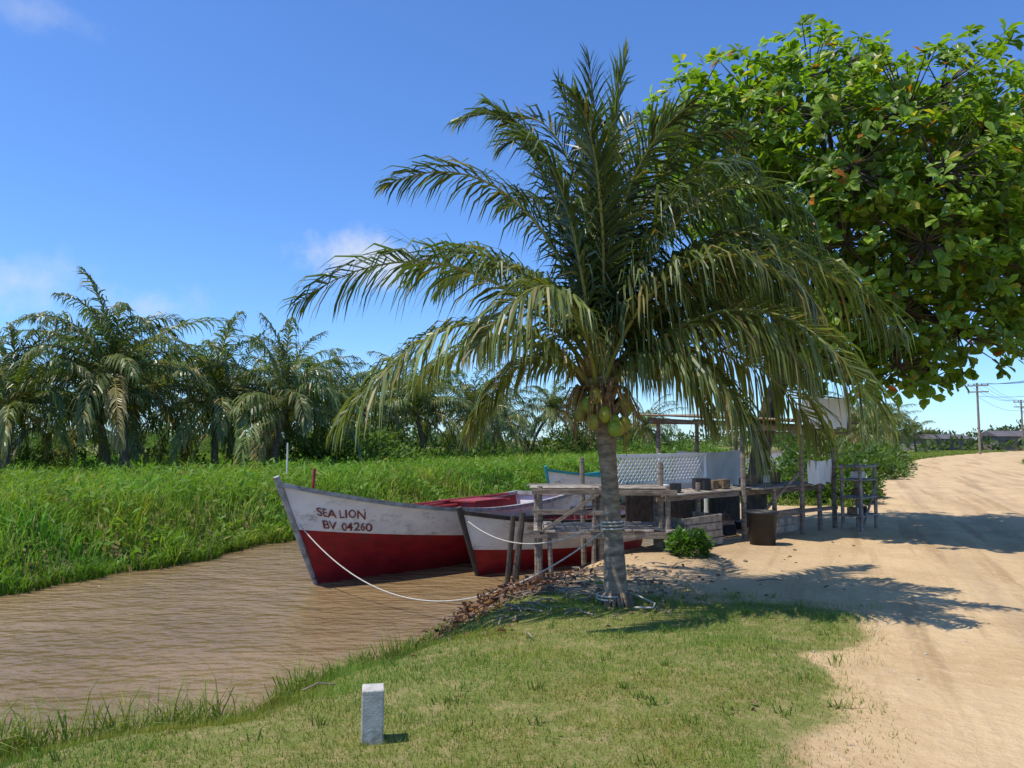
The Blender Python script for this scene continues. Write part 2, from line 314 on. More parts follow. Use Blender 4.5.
# main palm
pal=empty('coconut_palm'); px,py=1.10,7.85; gz=HX(px,py)
mb=MB(); n=70; u=np.linspace(0,1,n); zz=gz-.1+u*2.45
cx=px-.02+.04*np.sin(u*3.0)-.17*u; cy=py+.04*np.sin(u*3)
ring=1+.045*np.abs(np.sin(u*62+.6*np.sin(u*9)))+.015*np.sin(u*171)
rad=(.094+.062*np.exp(-u*11)+.008*np.sin(u*9)+.035*sm(.82,1,u))*ring
rc_=np.repeat((1-.35*(np.abs(np.sin(u*62+.6*np.sin(u*9)))<.35))[:,None],18,0)*np.ones(3)
tube(mb,np.stack([cx,cy,zz],-1),rad,18,0,rc_); mb.build('trunk',[bark_palm],True,pal)
P0=np.array([cx[-1],cy[-1],gz+2.3])
FR=[ # P1,P2,P3,leaflet,g
((.3,7.6,3.25),(-.9,7.3,4.0),(-2.1,7.1,3.0),.62,.9),
((.75,8,3.7),(-.1,8.2,5.2),(-1.45,8.3,4.6),.62,.7),
((.8,7.7,3.8),(.3,7.5,5.5),(-.55,7.3,4.9),.62,.7),
((.9,8,4.0),(.7,8.2,5.4),(.1,8.3,5.4),.6,.5),
((.95,7.8,3.8),(.95,7.8,5),(.82,7.7,5.75),.55,.2),
((1.0,7.9,4),(1.1,8.1,5.3),(1.5,8.4,5.45),.6,.5),
((1.1,7.8,3.8),(1.6,7.7,5.2),(2.35,7.6,4.9),.66,.9),
((1.2,7.7,3.6),(2.3,7.5,5.2),(3.0,7.3,3.7),.75,1.4),
((1.4,7.7,3.2),(2.8,7.5,4.35),(3.8,7.3,2.75),.85,1.7),
((1.5,7.5,2.9),(2.6,7.0,3.6),(3.3,6.7,1.95),.8,1.7),
((1.5,8,2.8),(2.6,8.2,3.1),(3.5,8.4,1.7),.8,1.6),
((.4,7.6,2.9),(-.6,7.2,3.4),(-1.6,6.9,1.85),.75,1.6),
((.4,8.2,2.9),(-.3,8.8,3.2),(-1.2,9.3,2.4),.62,1.1),
((.7,7.2,3.2),(.3,6.6,3.5),(-.3,6.4,2.5),.6,1.4),
((1.0,8.6,3.4),(1.2,9.8,4.0),(1.4,10.7,3.3),.62,.9),
((1.3,8.4,3.6),(2.4,9.2,4.5),(3.3,9.8,3.3),.7,1.2),
((.6,8.5,3.6),(-.2,9.4,4.4),(-1.0,10,3.7),.62,.9),
((1.2,7.4,3.3),(2.0,6.9,4.0),(2.7,6.6,2.9),.7,1.5),
((1.2,8,3.6),(1.8,8.2,5.0),(2.8,8.3,4.1),.72,1.2),
((.85,8.2,3.7),(.5,9.0,5.1),(-.1,9.5,4.7),.62,.7),
((1.1,8.2,3.8),(1.7,8.9,5.3),(2.2,9.4,4.7),.64,.8),
((.7,7.4,3.5),(.5,7.0,4.9),(-.1,6.9,4.5),.6,.7),
((1.2,7.5,3.5),(1.7,7.2,4.8),(2.3,7.0,4.3),.68,1.0),
((.6,7.8,2.6),(.0,8.0,2.9),(-.45,8.1,1.75),.5,1.3),
((1.3,7.5,2.6),(1.9,7.2,2.9),(2.35,7.0,1.55),.7,1.6),
((1.3,8.3,2.7),(2.0,8.9,3.1),(2.9,9.3,1.9),.7,1.4),
((.95,7.8,4.2),(1.1,7.7,5.2),(1.2,7.6,5.75),.52,.3),
((.9,7.7,3.6),(1.2,7.4,4.8),(1.8,7.1,5.0),.62,.7),
((.85,7.9,3.6),(.4,7.8,4.7),(-.2,7.6,5.2),.62,.6),
((1.3,7.9,3.3),(2.3,8.0,4.6),(3.35,8.0,3.6),.78,1.6),
((.5,7.9,3.4),(-.5,8.0,4.2),(-1.2,8.1,3.5),.6,1.0),
((1.2,8.1,3.4),(2.2,8.6,3.9),(3.4,8.8,2.6),.76,1.6),
((1.4,7.7,2.7),(2.1,7.5,3.4),(2.9,7.3,2.3),.75,1.6),
((1.25,7.6,3.2),(1.9,7.4,4.0),(2.7,7.2,3.2),.75,1.5),
((1.0,7.9,4.0),(.75,7.9,5.0),(.5,7.9,5.6),.55,.4),
((1.0,7.6,3.6),(.9,7.2,4.7),(.6,6.9,5.0),.58,.5),
((1.1,8.0,3.9),(1.4,8.0,5.0),(1.85,8.0,5.3),.62,.6),
((1.35,8.0,3.0),(2.2,8.0,3.7),(3.0,8.0,2.5),.78,1.6),
((1.2,7.8,2.7),(1.6,7.8,3.0),(2.1,7.9,1.9),.65,1.5),
]
mb=MB()
for i,(a,b,c3,l,g) in enumerate(FR):
    off=np.array([(a[0]-P0[0])*.12,(a[1]-P0[1])*.12,-.1 if c3[2]<3 else .05])
    lo=c3[2]<3.0
    col=np.array((.082,.116,.034))*rng.uniform(.75,1.35); col=col*np.array((1.75,1.5,1.3)) if lo else col
    frond(mb,bez([P0+off,a,b,c3],20),l*1.2,.031,92,col,g,(.30,.30,.08),.03,.14 if lo else .04)
mb.build('fronds',[leaf_palm],False,pal)
mb=MB()
for i in range(34):
    a=rng.uniform(0,6.28); z=gz+1.85+rng.uniform(0,.6); r=.08
    b0=np.array([cx[-1]+r*math.cos(a),py+r*math.sin(a),z]); b1=b0+np.array([math.cos(a)*.16,math.sin(a)*.16,rng.uniform(.1,.3)])
    tube(mb,[b0,(b0+b1)/2+[0,0,-.02],b1],[.05,.04,.02],6,0,(1.0,.9,.7) if i%2 else (.6,.5,.4))
for i in range(60):
    a=rng.uniform(0,6.28); b0=P0+np.array([.12*math.cos(a),.12*math.sin(a),-.1]); l=rng.uniform(.3,.7); o=np.array([math.cos(a),math.sin(a),0])*rng.uniform(.6,1.6)
    tube(mb,[b0,b0+o*.12+[0,0,.04],b0+o*.22+[0,0,-l*.5],b0+o*.22+[0,0,-l]],[.01,.009,.007,.003],4,0,(1.1,.85,.5))
mb.build('leaf_bases',[bark_palm],True,pal)
def sphere(mb,c,r,mat=0,col=(1,1,1),n=10,m=8):
    th=np.linspace(0,np.pi,m+1); ph=np.linspace(0,2*np.pi,n,endpoint=False); r=np.broadcast_to(r,(3,))
    v=np.stack([np.sin(th)[:,None]*np.cos(ph),np.sin(th)[:,None]*np.sin(ph),np.cos(th)[:,None]*np.ones(n)],-1).reshape(-1,3)*r+np.array(c)
    i=np.arange(m)[:,None]*n;j=np.arange(n)[None];k=(j+1)%n
    mb.add(v,np.stack([i+j,i+n+j,i+n+k,i+k],-1).reshape(-1,4),mat,col)
mb=MB()
for (a,zc) in ((3.6,2.0),(4.3,1.9),(5.1,1.86),(5.9,2.02),(2.5,2.1),(0.9,2.08)):
    for k in range(3):
        aa=a+rng.normal(0,.28); rr=.19+rng.uniform(0,.09)
        sphere(mb,(cx[-1]+rr*math.cos(aa),py+rr*math.sin(aa),gz+zc+rng.normal(0,.09)),(.068,.068,.088),0,(rng.uniform(.7,1.1),rng.uniform(.75,1.05),.8),12,10)
mb.build('coconuts',[coco],True,pal)
mb=MB()
for k in range(60):
    a=rng.uniform(0,6.28); tube(mb,[(cx[0]+.12*math.cos(a),cy[0]+.12*math.sin(a),gz+.12),(cx[0]+.20*math.cos(a),cy[0]+.20*math.sin(a),gz-.02)],[.014,.006],4,0,(.8,.75,.7))
mb.build('roots',[bark_palm],True,pal)

# distant palm variants
def palm_mesh(seed,h,L=4.5,nf=30):
    global rng
    keep=rng; rng=np.random.default_rng(seed); mb=MB(); u=np.linspace(0,1,12); ln=rng.normal(0,.6,2)
    tube(mb,np.stack([ln[0]*u**2,ln[1]*u**2,u*h],-1),.15+.1*np.exp(-u*8),8,1,(.6,.6,.6)); top=np.array([ln[0],ln[1],h])
    wind=np.array([rng.uniform(.0,.2),0,0])
    for i in range(nf):
        az=i*2.4+rng.normal(0,.3); e0=math.radians(86-100*(i/nf)**1.05+rng.normal(0,8)); dr=math.radians(rng.uniform(55,115)); LL=L*rng.uniform(.8,1.15)
        p=[top]; m=14
        for k in range(m):
            e=e0-dr*((k+1)/m)**1.5; p.append(p[-1]+LL/m*(np.array([math.cos(az)*math.cos(e),math.sin(az)*math.cos(e),math.sin(e)])+wind*(k/m)))
        dry=i>nf*.92
        base=np.array((.11,.155,.035)) if i<nf*.5 else np.array((.15,.185,.05))
        if dry: base=np.array((.28,.23,.09))
        frond(mb,p,1.05,.068,44,base*rng.uniform(.7,1.35),rng.uniform(.8,1.6),(.32,.30,.08),.045,.10)
    for k in range(8):
        a=rng.uniform(0,6.28); sphere(mb,top+[.35*math.cos(a),.35*math.sin(a),-.3+rng.normal(0,.12)],(.13,.13,.16),2,(1,.9,.8),6,5)
    rng=keep; return mb.build('coconut_palm',[leaf_palm,bark_palm,coco],False,None,False)
PM=[palm_mesh(11,4.1),palm_mesh(12,2.9),palm_mesh(13,4.8,4.1),palm_mesh(14,3.3,4.7)]
for (x,y,k,scl,rz) in [(-20.3,30,1,1.0,.3),(-16.8,32.5,0,1.12,1.2),(-24.5,35,3,1,2),(-14.3,36,3,1.05,2.9),(-11.6,36.5,1,1.08,4.1),(-22.5,41,0,.9,.7),(-18.8,43,2,.9,5),(-18.6,34.5,1,1.0,2.2),
     (-10.0,46,1,1.05,1.9),(-8.6,54,3,1.0,3.3),(-5.6,48,1,1.1,2.2),(-3.6,52,3,1.05,.4),(1.5,60,2,.8,1.0),(5.2,66,0,.8,4.4),(-15.9,42,1,1.1,5.5),(-13.2,41,3,1.0,.6),(-7.3,60,0,1.0,2.8),(-1.4,58,1,1.0,5.2),
     (27,58,1,.8,1),(31,66,3,.75,2.4),(36,72,0,.8,.6),(50,98,0,.85,.2),(54,100,1,.8,2),(58,120,2,.9,2.5),(-32,38,2,1,1),(12,70,3,.8,.6),(24,50,3,.7,3.6)]:
    ob=bpy.data.objects.new('coconut_palm',PM[k]); sc.collection.objects.link(ob); ob.location=(x,y,HX(x,y)-.05); ob.rotation_euler=(0,0,rz); ob.scale=(scl,)*3

# almond tree
tree=empty('almond_tree')
bx,by=4.75,14.6; bz=HX(bx,by)
CL=[(3.2,13.0,7.6,.8),(3.0,13.4,6.7,.75),(4.3,13.2,8.1,.85),(5.3,12.8,8.15,.85),(6.3,13.2,8.4,.8),(7.5,12.6,7.85,.85),(8.5,13.4,7.8,.8),(9.3,12.8,7.3,.75),(10.1,13.2,6.6,.8),(4.0,12.6,7.0,1.0),(5.2,12.1,7.1,1.05),(6.5,11.9,7.1,1.05),(7.8,12.0,6.9,1.0),
(8.9,12.6,6.3,1.0),(4.3,12.8,6.0,1.0),(5.5,11.8,6.1,1.1),(6.8,11.6,6.0,1.1),(8.0,12.0,5.6,1.0),(9.5,13.0,5.4,.9),(4.7,12.8,5.0,.95),(5.6,12.3,5.0,1.0),(6.7,11.9,4.9,1.0),(7.9,12.3,4.6,1.0),(9.0,12.6,4.8,.9),(5.6,12.9,4.0,.9),(6.7,12.6,3.9,.9),(7.6,12.6,3.5,.85),(8.6,12.8,3.9,.8),(9.7,13.2,4.2,.8),(6.7,12.9,3.0,.7),(5.9,13.3,3.1,.7),(7.3,13.0,2.8,.5),(4.9,13.3,3.4,.7),
(4.2,14.9,7.0,1.2),(6.2,15.2,7.2,1.3),(8.2,15.0,6.8,1.2),(4.6,15,5.4,1.2),(6.6,15.5,5.4,1.3),(8.6,15.0,5.0,1.1),(6.0,13.7,6.6,1.1),(7.4,13.8,5.6,1.1),(10.4,14,5.6,.9),(10.6,14,4.6,.8),(6.0,15.4,3.9,1.1),(7.8,15.4,3.8,1.1)]
mb=MB(); wb=MB(); fork=np.array([5.2,14.2,3.0]); RP=[];RD=[]
tube(wb,bez([(bx,by,bz-.1),(4.7,14.6,1.2),(4.9,14.4,2.2),fork],12),np.linspace(.2,.17,12),12)
mains=[np.array(p) for p in ((4.4,13.6,5.4),(5.8,13.2,6.0),(7.3,13.0,5.6),(6.2,14.7,5.6),(7.4,13.6,4.2),(8.4,14.0,5.4))]
for m_ in mains: tube(wb,bez([fork,fork+[0,0,.9],(fork+m_)/2+[0,0,.5],m_],10),np.linspace(.14,.07,10),8)
for c0 in CL:
    c_=np.array(c0[:3]); r=c0[3]; m_=min(mains,key=lambda q:np.linalg.norm(q-c_))
    tube(wb,bez([m_,m_*.6+c_*.4+[0,0,.2],m_*.3+c_*.7+rng.normal(0,.15,3),c_],8),np.linspace(.06,.03,8),6)
    k=int(66*r*r+12); d=rand_dir(k); rr=rng.uniform(.25,1.0,k)**.45; rad=r*1.14*(1+.32*nz(d[:,0]*3+c0[0],d[:,2]*3+c0[2],1.3))
    p=c_+d*(rr*rad)[:,None]*np.array([1.08,1.08,.85]); p[:,2]+=rng.normal(0,.05,k)
    for i in range(k):
        if i%2==0: tube(wb,bez([c_,c_*.6+p[i]*.4+[0,0,-.06],c_*.3+p[i]*.7,p[i]],5),np.linspace(.018,.006,5),4,cap=False)
    RP.append(p); RD.append(norm(d+np.array([0,0,.8])))
RP=np.concatenate(RP); RD=np.concatenate(RD)
nl=9; n=len(RP)*nl; P=np.repeat(RP,nl,0); Ax=np.repeat(RD,nl,0); rnd=rand_dir(n); rad=norm(rnd-(rnd*Ax).sum(1,keepdims=True)*Ax)
D=norm(rad*1.0+Ax*rng.uniform(-.25,.9,(n,1))+np.array([0,0,-.05])); P=P+rad*.02+Ax*rng.normal(0,.03,(n,1)); Up=norm(Ax+.35*rand_dir(n)+np.array([0,0,.3]))
tone=np.repeat(rng.uniform(.7,1.35,len(RP)),nl)[:,None]; uu=rng.uniform(0,1,(n,1))
c=(np.array((.105,.18,.02))*(1-uu)+np.array((.20,.29,.035))*uu)*tone
m=rng.uniform(0,1,n)<.014; c[m]=np.array((.42,.13,.02)); m=rng.uniform(0,1,n)<.03; c[m]=np.array((.40,.34,.05))
sz=rng.uniform(.13,.26,n); leaves(mb,P,D,Up,sz,sz*rng.uniform(.48,.6,n),c)
mb.build('foliage',[leaf_alm],False,tree); wb.build('branches',[bark],True,tree)

# shrubs / distant mass
def shrub(name,blobs,n,size,ca,cb,mat=leaf_grass):
    mb=MB(); tot=sum(b[3]**2 for b in blobs)
    for b in blobs:
        k=max(20,int(n*b[3]**2/tot)); d=rand_dir(k); d[:,2]=np.abs(d[:,2])*1.0-.15*(rng.uniform(0,1,k)<.3)
        r=b[3]*rng.uniform(.5,1,k)**.4*(1+.3*nz(d[:,0]*3+b[0],d[:,2]*4+b[1],1.5)); p=np.array(b[:3])+d*r[:,None]*np.array([1,1,b[4] if len(b)>4 else 1])
        u=rng.uniform(0,1,(k,1)); c=(np.array(ca)*(1-u)+np.array(cb)*u)*rng.uniform(.6,1.35)
        sz=size*rng.uniform(.6,1.3,k); leaves2(mb,p,norm(d+.9*rand_dir(k)),rand_dir(k)+np.array([0,0,1.5]),sz,sz*.5,c)
    return mb.build(name,[mat],False)
bl=[]
for i in range(60):
    u=rng.uniform(); x=-40+u*62; y=48+rng.uniform(0,16)+u*12; bl.append((x,y,0,rng.uniform(1.2,3.6)*rng.uniform(.7,1),rng.uniform(.6,1.05)))
for i in range(30): bl.append((-25+i*.85+rng.normal(0,.6),35+i*.5+rng.normal(0,2),.1,rng.uniform(.5,1.5),1.0))
for i in range(16): bl.append((-9.2+rng.normal(0,1.3),41+rng.normal(0,2),.1,rng.uniform(1.1,2.4),1.15))
shrub('distant_bushes',bl,52000,.27,(.06,.11,.022),(.13,.20,.04))
bl=[]
for i in range(120):
    x=-150+rng.uniform()*420; y=150+rng.uniform(0,60); bl.append((x,y,0,rng.uniform(4,7.0),rng.uniform(.5,.85)))
for i in range(26): bl.append((60+i*1.6+rng.normal(0,.6),116+rng.normal(0,2),0,rng.uniform(1,2.1),.8))
shrub('distant_tree_line',bl,34000,1.1,(.05,.085,.03),(.09,.13,.045))
shrub('shrub',[(2.62,11.1,-.02,.26,1.3),(2.5,11.2,.1,.2,1.3),(2.75,11.2,.1,.2,1.3)],1100,.09,(.05,.11,.02),(.10,.19,.03),leaf_alm)
shrub('roadside_shrub',[(9.0,20.5,0,.9,1.3),(10.2,22.5,0,.9,1.1),(8.0,21,0,1.0,1.5)],4500,.17,(.05,.10,.02),(.10,.16,.03),leaf_alm)
shrub('roadside_shrub',[(15.5,33,0,1.3,1.2),(17,35,0,1.2,1.0),(19.5,39,0,1.1,1.0),(14.5,36,0,1.5,1.2),(22,44,0,1.4,1)],5000,.25,(.05,.09,.02),(.10,.15,.035),leaf_alm)
shrub('roadside_shrub',[(4,24,-.3,1.0,1),(5.4,26,-.3,1.1,1),(6.5,29,-.2,1.2,1.1),(7.6,27,-.1,1.1,1.2)],5000,.2,(.06,.12,.02),(.12,.19,.03),leaf_alm)

# ---------------- boats
def hull_fn(L,B,zb,zm,zs,rake,keel=.35):
    def F(u,v,side,inset=0):
        u=np.asarray(u,float); v=np.asarray(v,float)
        b=B*np.sin(np.pi/2*np.clip(u/.52,0,1))**.85*(1-.28*np.clip((u-.55)/.45,0,1)**2)
        sh=np.where(u<.6,zm+(zb-zm)*(1-u/.6)**1.9,zm+(zs-zm)*((u-.6)/.4)**2)
        p=1.05-.68*sm(0,.55,u); wv=np.clip(v,0,1)**p
        z=-keel+(sh+keel)*v
        x=u*L+rake*(1-v)*(1-u)**4+ .12*(v-1)*u**6
        y=side*np.maximum(b*wv-inset,0.0)
        return np.stack([x,y,z],-1)
    return F
def boat(name,origin,dirv,L,B,zb,zm,zs,rake,matup,matlo,matin,matrim,text=None,redf=(.58,.36)):
    e=empty(name); a=math.atan2(dirv[1],dirv[0]); e.location=(origin[0],origin[1],-.6); e.rotation_euler=(math.radians(-1.5),0,a)
    F=hull_fn(L,B,zb,zm,zs,rake); us=np.linspace(0,1,40)**1.15
    mb=MB()
    for side in (-1,1):
        kf=.35; V=[]
        for u in us:
            sh=F(u,1,1)[2]; line=(redf[0]*(1-u)**1.6*zb+redf[1]*zm*(1-(1-u)**1.6)); vr=(line+kf)/(sh+kf)
            V.append(np.concatenate([np.linspace(0,vr,8),np.linspace(vr,1,9)[1:]]))
        V=np.array(V); U=np.repeat(us[:,None],16,1); g=F(U,V,side); 
        g[:,:,1]+=side*.010*((np.arange(16)%2)==0)*np.clip(us*6,0,1)[:,None]
        i=np.arange(39)[:,None]*16; j=np.arange(15)[None]; f=np.stack([i+j,i+16+j,i+17+j,i+j+1],-1)
        if side>0: f=f[...,::-1]
        mb.add(g.reshape(-1,3),[f[:,:7].reshape(-1,4)],1); n0=mb.n-len(g.reshape(-1,3))
        mb.f.append((f[:,7:].reshape(-1,4))+n0); mb.m.append(np.full(39*8,0))
    v=np.linspace(0,1,9); l=F(np.ones(9),v,-1); r=F(np.ones(9),v,1); i=np.arange(8)[:,None]
    mb.add(np.concatenate([l,r]),[np.concatenate([i,i+9,i+10,i+1],1)[:3]],1); mb.add(np.concatenate([l,r]),[np.concatenate([i,i+9,i+10,i+1],1)[3:]],0)
    hull=mb.build('hull',[matup,matlo],True,e)
    mod=hull.modifiers.new('edge','EDGE_SPLIT'); mod.split_angle=math.radians(40)
    mb=MB()
    for side in (-1,1):
        uu=np.linspace(.04,.985,30); vv=np.linspace(.38,.985,6); U,V=np.meshgrid(uu,vv,indexing='ij'); g=F(U,V,side,.045)
        i=np.arange(29)[:,None]*6;j=np.arange(5)[None]; mb.add(g.reshape(-1,3),np.stack([i+j,i+6+j,i+7+j,i+j+1],-1).reshape(-1,4))
        for u in np.linspace(.12,.92,12):
            pp=F(np.full(6,u),np.linspace(.38,.97,6),side,.06); tube(mb,pp,.022,4)
    uu=np.linspace(.04,.985,30); l=F(uu,np.full(30,.39),-1,.045); r=F(uu,np.full(30,.39),1,.045); i=np.arange(29)[:,None]
    mb.add(np.concatenate([l,r]),np.concatenate([i,i+1,i+31,i+30],1)); mb.build('interior',[matin],False,e)
    mb=MB()
    for side in (-1,1):
        pp=F(np.linspace(.0,1,36),np.ones(36),side); pp[:,2]+=.012
        T=norm(np.gradient(pp,axis=0)); S=norm(np.cross(T,[0,0,1.]))*side*1.0; w=.055;h=.035
        S=np.where((S[:,1:2]*side)<0,-S,S)
        v=np.stack([pp-S*w-[0,0,h],pp+S*w*.7-[0,0,h],pp+S*w*.7+[0,0,h],pp-S*w+[0,0,h]],1).reshape(-1,3); i=np.arange(35)[:,None]*4
        mb.add(v,[i+np.array([[a_,b_,b_+4,a_+4]]) for a_,b_ in ((0,1),(1,2),(2,3),(3,0))])
    p=F(1,1,1); box(mb,(p[0]-.02,0,p[2]+.0),(.09,abs(p[1])*2,.08))
    mb.build('gunwale',[matrim],False,e)
    mb=MB(); st=F(np.zeros(8),np.linspace(.05,1.07,8),1); st[:,0]-=.02; tube(mb,st,[.03,.035,.04,.045,.045,.045,.05,.05],6); mb.build('stem_post',[matrim],False,e)
    mb=MB()
    for u in (.3,.52,.76):
        p=F(u,.84,1,.05); box(mb,(p[0],0,p[2]),(.24,abs(p[1])*2,.035),0,0)
    uu=np.linspace(.01,.17,8); l=F(uu,np.full(8,.955),-1,.03); r=F(uu,np.full(8,.955),1,.03); i=np.arange(7)[:,None]
    mb.add(np.concatenate([l,r]),np.concatenate([i,i+8,i+9,i+1],1)); p=F(.17,.955,1,.03); box(mb,(p[0],0,p[2]-.04),(.03,abs(p[1])*2,.1))
    mb.build('thwarts',[matin],False,e)
    if text:
        import bmesh
        for (txt,u0,v0,hh,wid) in text:
            cu=bpy.data.curves.new('t','FONT'); cu.body=txt; cu.size=1; cu.resolution_u=3; cu.offset=.012; to=bpy.data.objects.new('t',cu); sc.collection.objects.link(to)
            dg=bpy.context.evaluated_depsgraph_get(); me=bpy.data.meshes.new_from_object(to.evaluated_get(dg)); bpy.data.objects.remove(to)
            bm=bmesh.new(); bm.from_mesh(me); bmesh.ops.triangulate(bm,faces=bm.faces[:]); bmesh.ops.subdivide_edges(bm,edges=[q for q in bm.edges if q.calc_length()>.25],cuts=2); bm.to_mesh(me)
            co=np.array([q.co[:] for q in me.vertices]); W=co[:,0].max()
            co[:,1]+=.06*np.sin(co[:,0]*2.1+hh*40); co[:,0]+=.05*np.sin(co[:,0]*5)
            uu=u0+co[:,0]/W*wid/L; zz=v0+co[:,1]*hh
            sh=F(uu,np.ones(len(uu)),1)[:,2]; vv=(zz+.35-(uu-u0)*L*.12)/(sh+.35); g=F(uu,vv,-1); g[:,1]-=.022
            me.vertices.foreach_set('co',g.ravel()); me.materials.clear(); me.materials.append(letter); me.update()
            o=bpy.data.objects.new('lettering',me); sc.collection.objects.link(o); o.parent=e
    return e,F
b1,F1=boat('fishing_boat',(-3.55,11.6),(.6,.8),7.2,1.08,1.6,.96,1.08,.85,white_paint,red_paint,red_in,grey_paint,
   text=[('SEA LION',.055,1.09,.19,.80),('BV 04260',.062,.88,.19,.88)],redf=(.56,.36))
b2,F2=boat('fishing_boat',(-.83,12.6),(.68,.73),4.9,.72,1.08,.76,.85,.5,white_paint,red_paint,red_in,wooddark,redf=(.42,.3))
b3,F3=boat('fishing_boat',(1.0,21.0),(.5,.866),5.5,.8,1.45,1.15,1.2,.5,white_paint,grey_paint,teal,teal,redf=(.3,.2))
mb=MB()
for (x0,y0,x1,y1,z) in ((1.6,.3,5.6,-.2,1.0),(1.8,-.35,5.0,.45,1.04),(2.2,.1,6.2,.3,1.08)): tube(mb,[(x0,y0,z),(x1,y1,z+.04)],.03,6,0)
ob=mb.build('poles',[red_in],False,b1)
mb=MB(); box(mb,(4.6,.0,.9),(.9,.9,.35),0,0); box(mb,(4.6,0,1.09),(1.0,1.0,.03),0,0); mb.build('hatch_box',[red_in],False,b1)

# mooring stakes
mb=MB(); tube(mb,[(.02,11.0,-1.0),(.06,11.1,-.2),(.16,11.2,.62)],[.055,.05,.045],7); mb.build('mooring_stake',[wooddark],False)
mb=MB(); tube(mb,[(-.12,11.5,-1.0),(.02,11.5,.55)],[.045,.04],7); mb.build('mooring_stake',[wooddark],False)
mb=MB(); tube(mb,[(.36,10.1,-.8),(.30,10.1,-.1)],[.06,.055],7); mb.build('mooring_stake',[wood2],False)
mb=MB(); tube(mb,[(-5.0,18.6,-.6),(-4.9,18.6,1.0)],.04,6); mb.build('red_stake',[red_in],False)
mb=MB(); tube(mb,[(-7.8,26,-.6),(-7.8,26,1.6)],.028,6); mb.build('white_marker_post',[cloth],False)
# ropes
def sag(a,b,dz,n=24):
    u=np.linspace(0,1,n)[:,None]; a=np.array(a,float); b=np.array(b,float); p=a*(1-u)+b*u; p[:,2]-=(4*dz*u*(1-u))[:,0]; p[:,2]=np.maximum(p[:,2],-.585); return p
mb=MB(); bow=np.array([-3.33,11.85,.36]); 
tube(mb,sag(bow,(px-.1,py+.12,gz+.75),.95,40),.009,6,cap=False); mb.build('mooring_rope',[rope_m],True)
mb=MB(); tube(mb,sag((-.75,12.65,.35),(px-.05,py+.14,gz+.85),.32,30),.008,6,cap=False); mb.build('mooring_rope',[rope_m],True)
mb=MB()
for z0,kk in ((.74,3),(.03,2)):
    a=np.linspace(0,kk*6.28,kk*16); r=.122 if z0>.3 else .17; tube(mb,np.stack([px-.05+r*np.cos(a)-.0,py+.03+r*np.sin(a),gz+z0+.035*a/6.28],-1),.010,5,cap=False)
tube(mb,[(px+.17,py-.05,gz+.1),(px+.35,py-.15,gz+.03),(px+.3,py-.3,gz+.02),(px+.12,py-.28,gz+.02)],.010,5); mb.build('tied_rope',[rope_m],True)

# dock
dk=empty('wooden_dock'); mb=MB()
for i in range(13):
    x=.42+i*.165; box(mb,(x,11.95+rng.normal(0,.03),.33),(.145,1.15+rng.uniform(-.1,.1),.03),rng.normal(0,.01),0,jit=.003)
mb.build('deck_planks',[wood2],False,dk); mb=MB()
for x,y in ((.42,11.45),(.42,12.4),(1.35,11.45),(1.35,12.4),(2.35,11.45),(2.35,12.4)): tube(mb,[(x,y,-1.0),(x+rng.normal(0,.03),y,1.0 if y<12 else .97)],[.045,.04],7)
tube(mb,[(.62,11.42,-.9),(.56,11.42,.32)],.04,6); tube(mb,[(1.22,11.4,-.7),(1.25,11.42,.98)],.035,6)
for y in (11.45,12.4): beam(mb,(.25,y-.06,.27),(2.5,y-.06,.26),.05,.09); beam(mb,(.3,y-.06,.92),(2.5,y-.06,.9),.045,.08)
beam(mb,(.3,11.4,.62),(1.4,11.4,.6),.03,.07); beam(mb,(.42,11.38,.3),(1.3,11.38,.88),.03,.05)
mb.build('frame',[wood],False,dk); mb=MB()
for i in range(6): box(mb,(1.35+rng.normal(0,.05),11.5+i*.17,.975),(2.1,.14,.025),rng.normal(0,.012),0,jit=.006)
mb.build('table_planks',[wood2],False,dk)

# stall
stl=empty('fishing_stall'); O=np.array([2.3,11.7]); e1=np.array([.74,.67]); e2=np.array([-.67,.74]); RZ=math.atan2(.67,.74)
def LW(x,y,z): p=O+e1*x+e2*y; return (p[0],p[1],z)
mb=MB()
for x,y,h in ((0,0,1.35),(0,1.6,1.4),(2.1,-.2,1.95),(2.1,1.6,2.1),(3.6,-.5,1.95),(4.9,-.5,1.98),(4.9,1.6,2.1),(1.0,0,1.0),(3.4,1.6,2.1),(2.8,-.4,.9),(4.3,-.5,.9)):
    a=LW(x,y,-.5); tube(mb,[a,LW(x+rng.normal(0,.03),y,h)],[.05,.04],7)
for z,y in ((1.9,-.5),(2.05,1.6)): beam(mb,LW(1.9,y,z),LW(5.2,y,z+.02),.06,.09)
for x in (2.1,3.6,4.9): beam(mb,LW(x,-.6,1.93),LW(x,1.8,2.1),.06,.07)
beam(mb,LW(-.1,0,.78),LW(4.9,-.3,.78),.05,.08); beam(mb,LW(0,0,.3),LW(2.1,0,.28),.04,.07)
beam(mb,LW(2.0,-.45,.42),LW(4.9,-.55,.4),.04,.07); beam(mb,LW(2.1,-.2,.1),LW(3.5,-.5,1.1),.03,.05)
mb.build('posts_and_beams',[wood],False,stl)
mb=MB(); nx=120; xs=np.linspace(1.8,5.35,nx); ys=np.linspace(-.85,1.95,6); Xg,Yg=np.meshgrid(xs,ys,indexing='ij'); Zg=2.03+(Yg+.85)*.065+.018*np.sin(Xg*2*np.pi/.09)+.02*np.sin(Xg*1.3+Yg)
Pg=O[None,None]+Xg[...,None]*e1+Yg[...,None]*e2; i=np.arange(nx-1)[:,None]*6;j=np.arange(5)[None]
mb.add(np.concatenate([Pg,Zg[...,None]],-1).reshape(-1,3),np.stack([i+j,i+6+j,i+7+j,i+j+1],-1).reshape(-1,4)); mb.build('corrugated_roof',[rust],False,stl)
mb=MB()
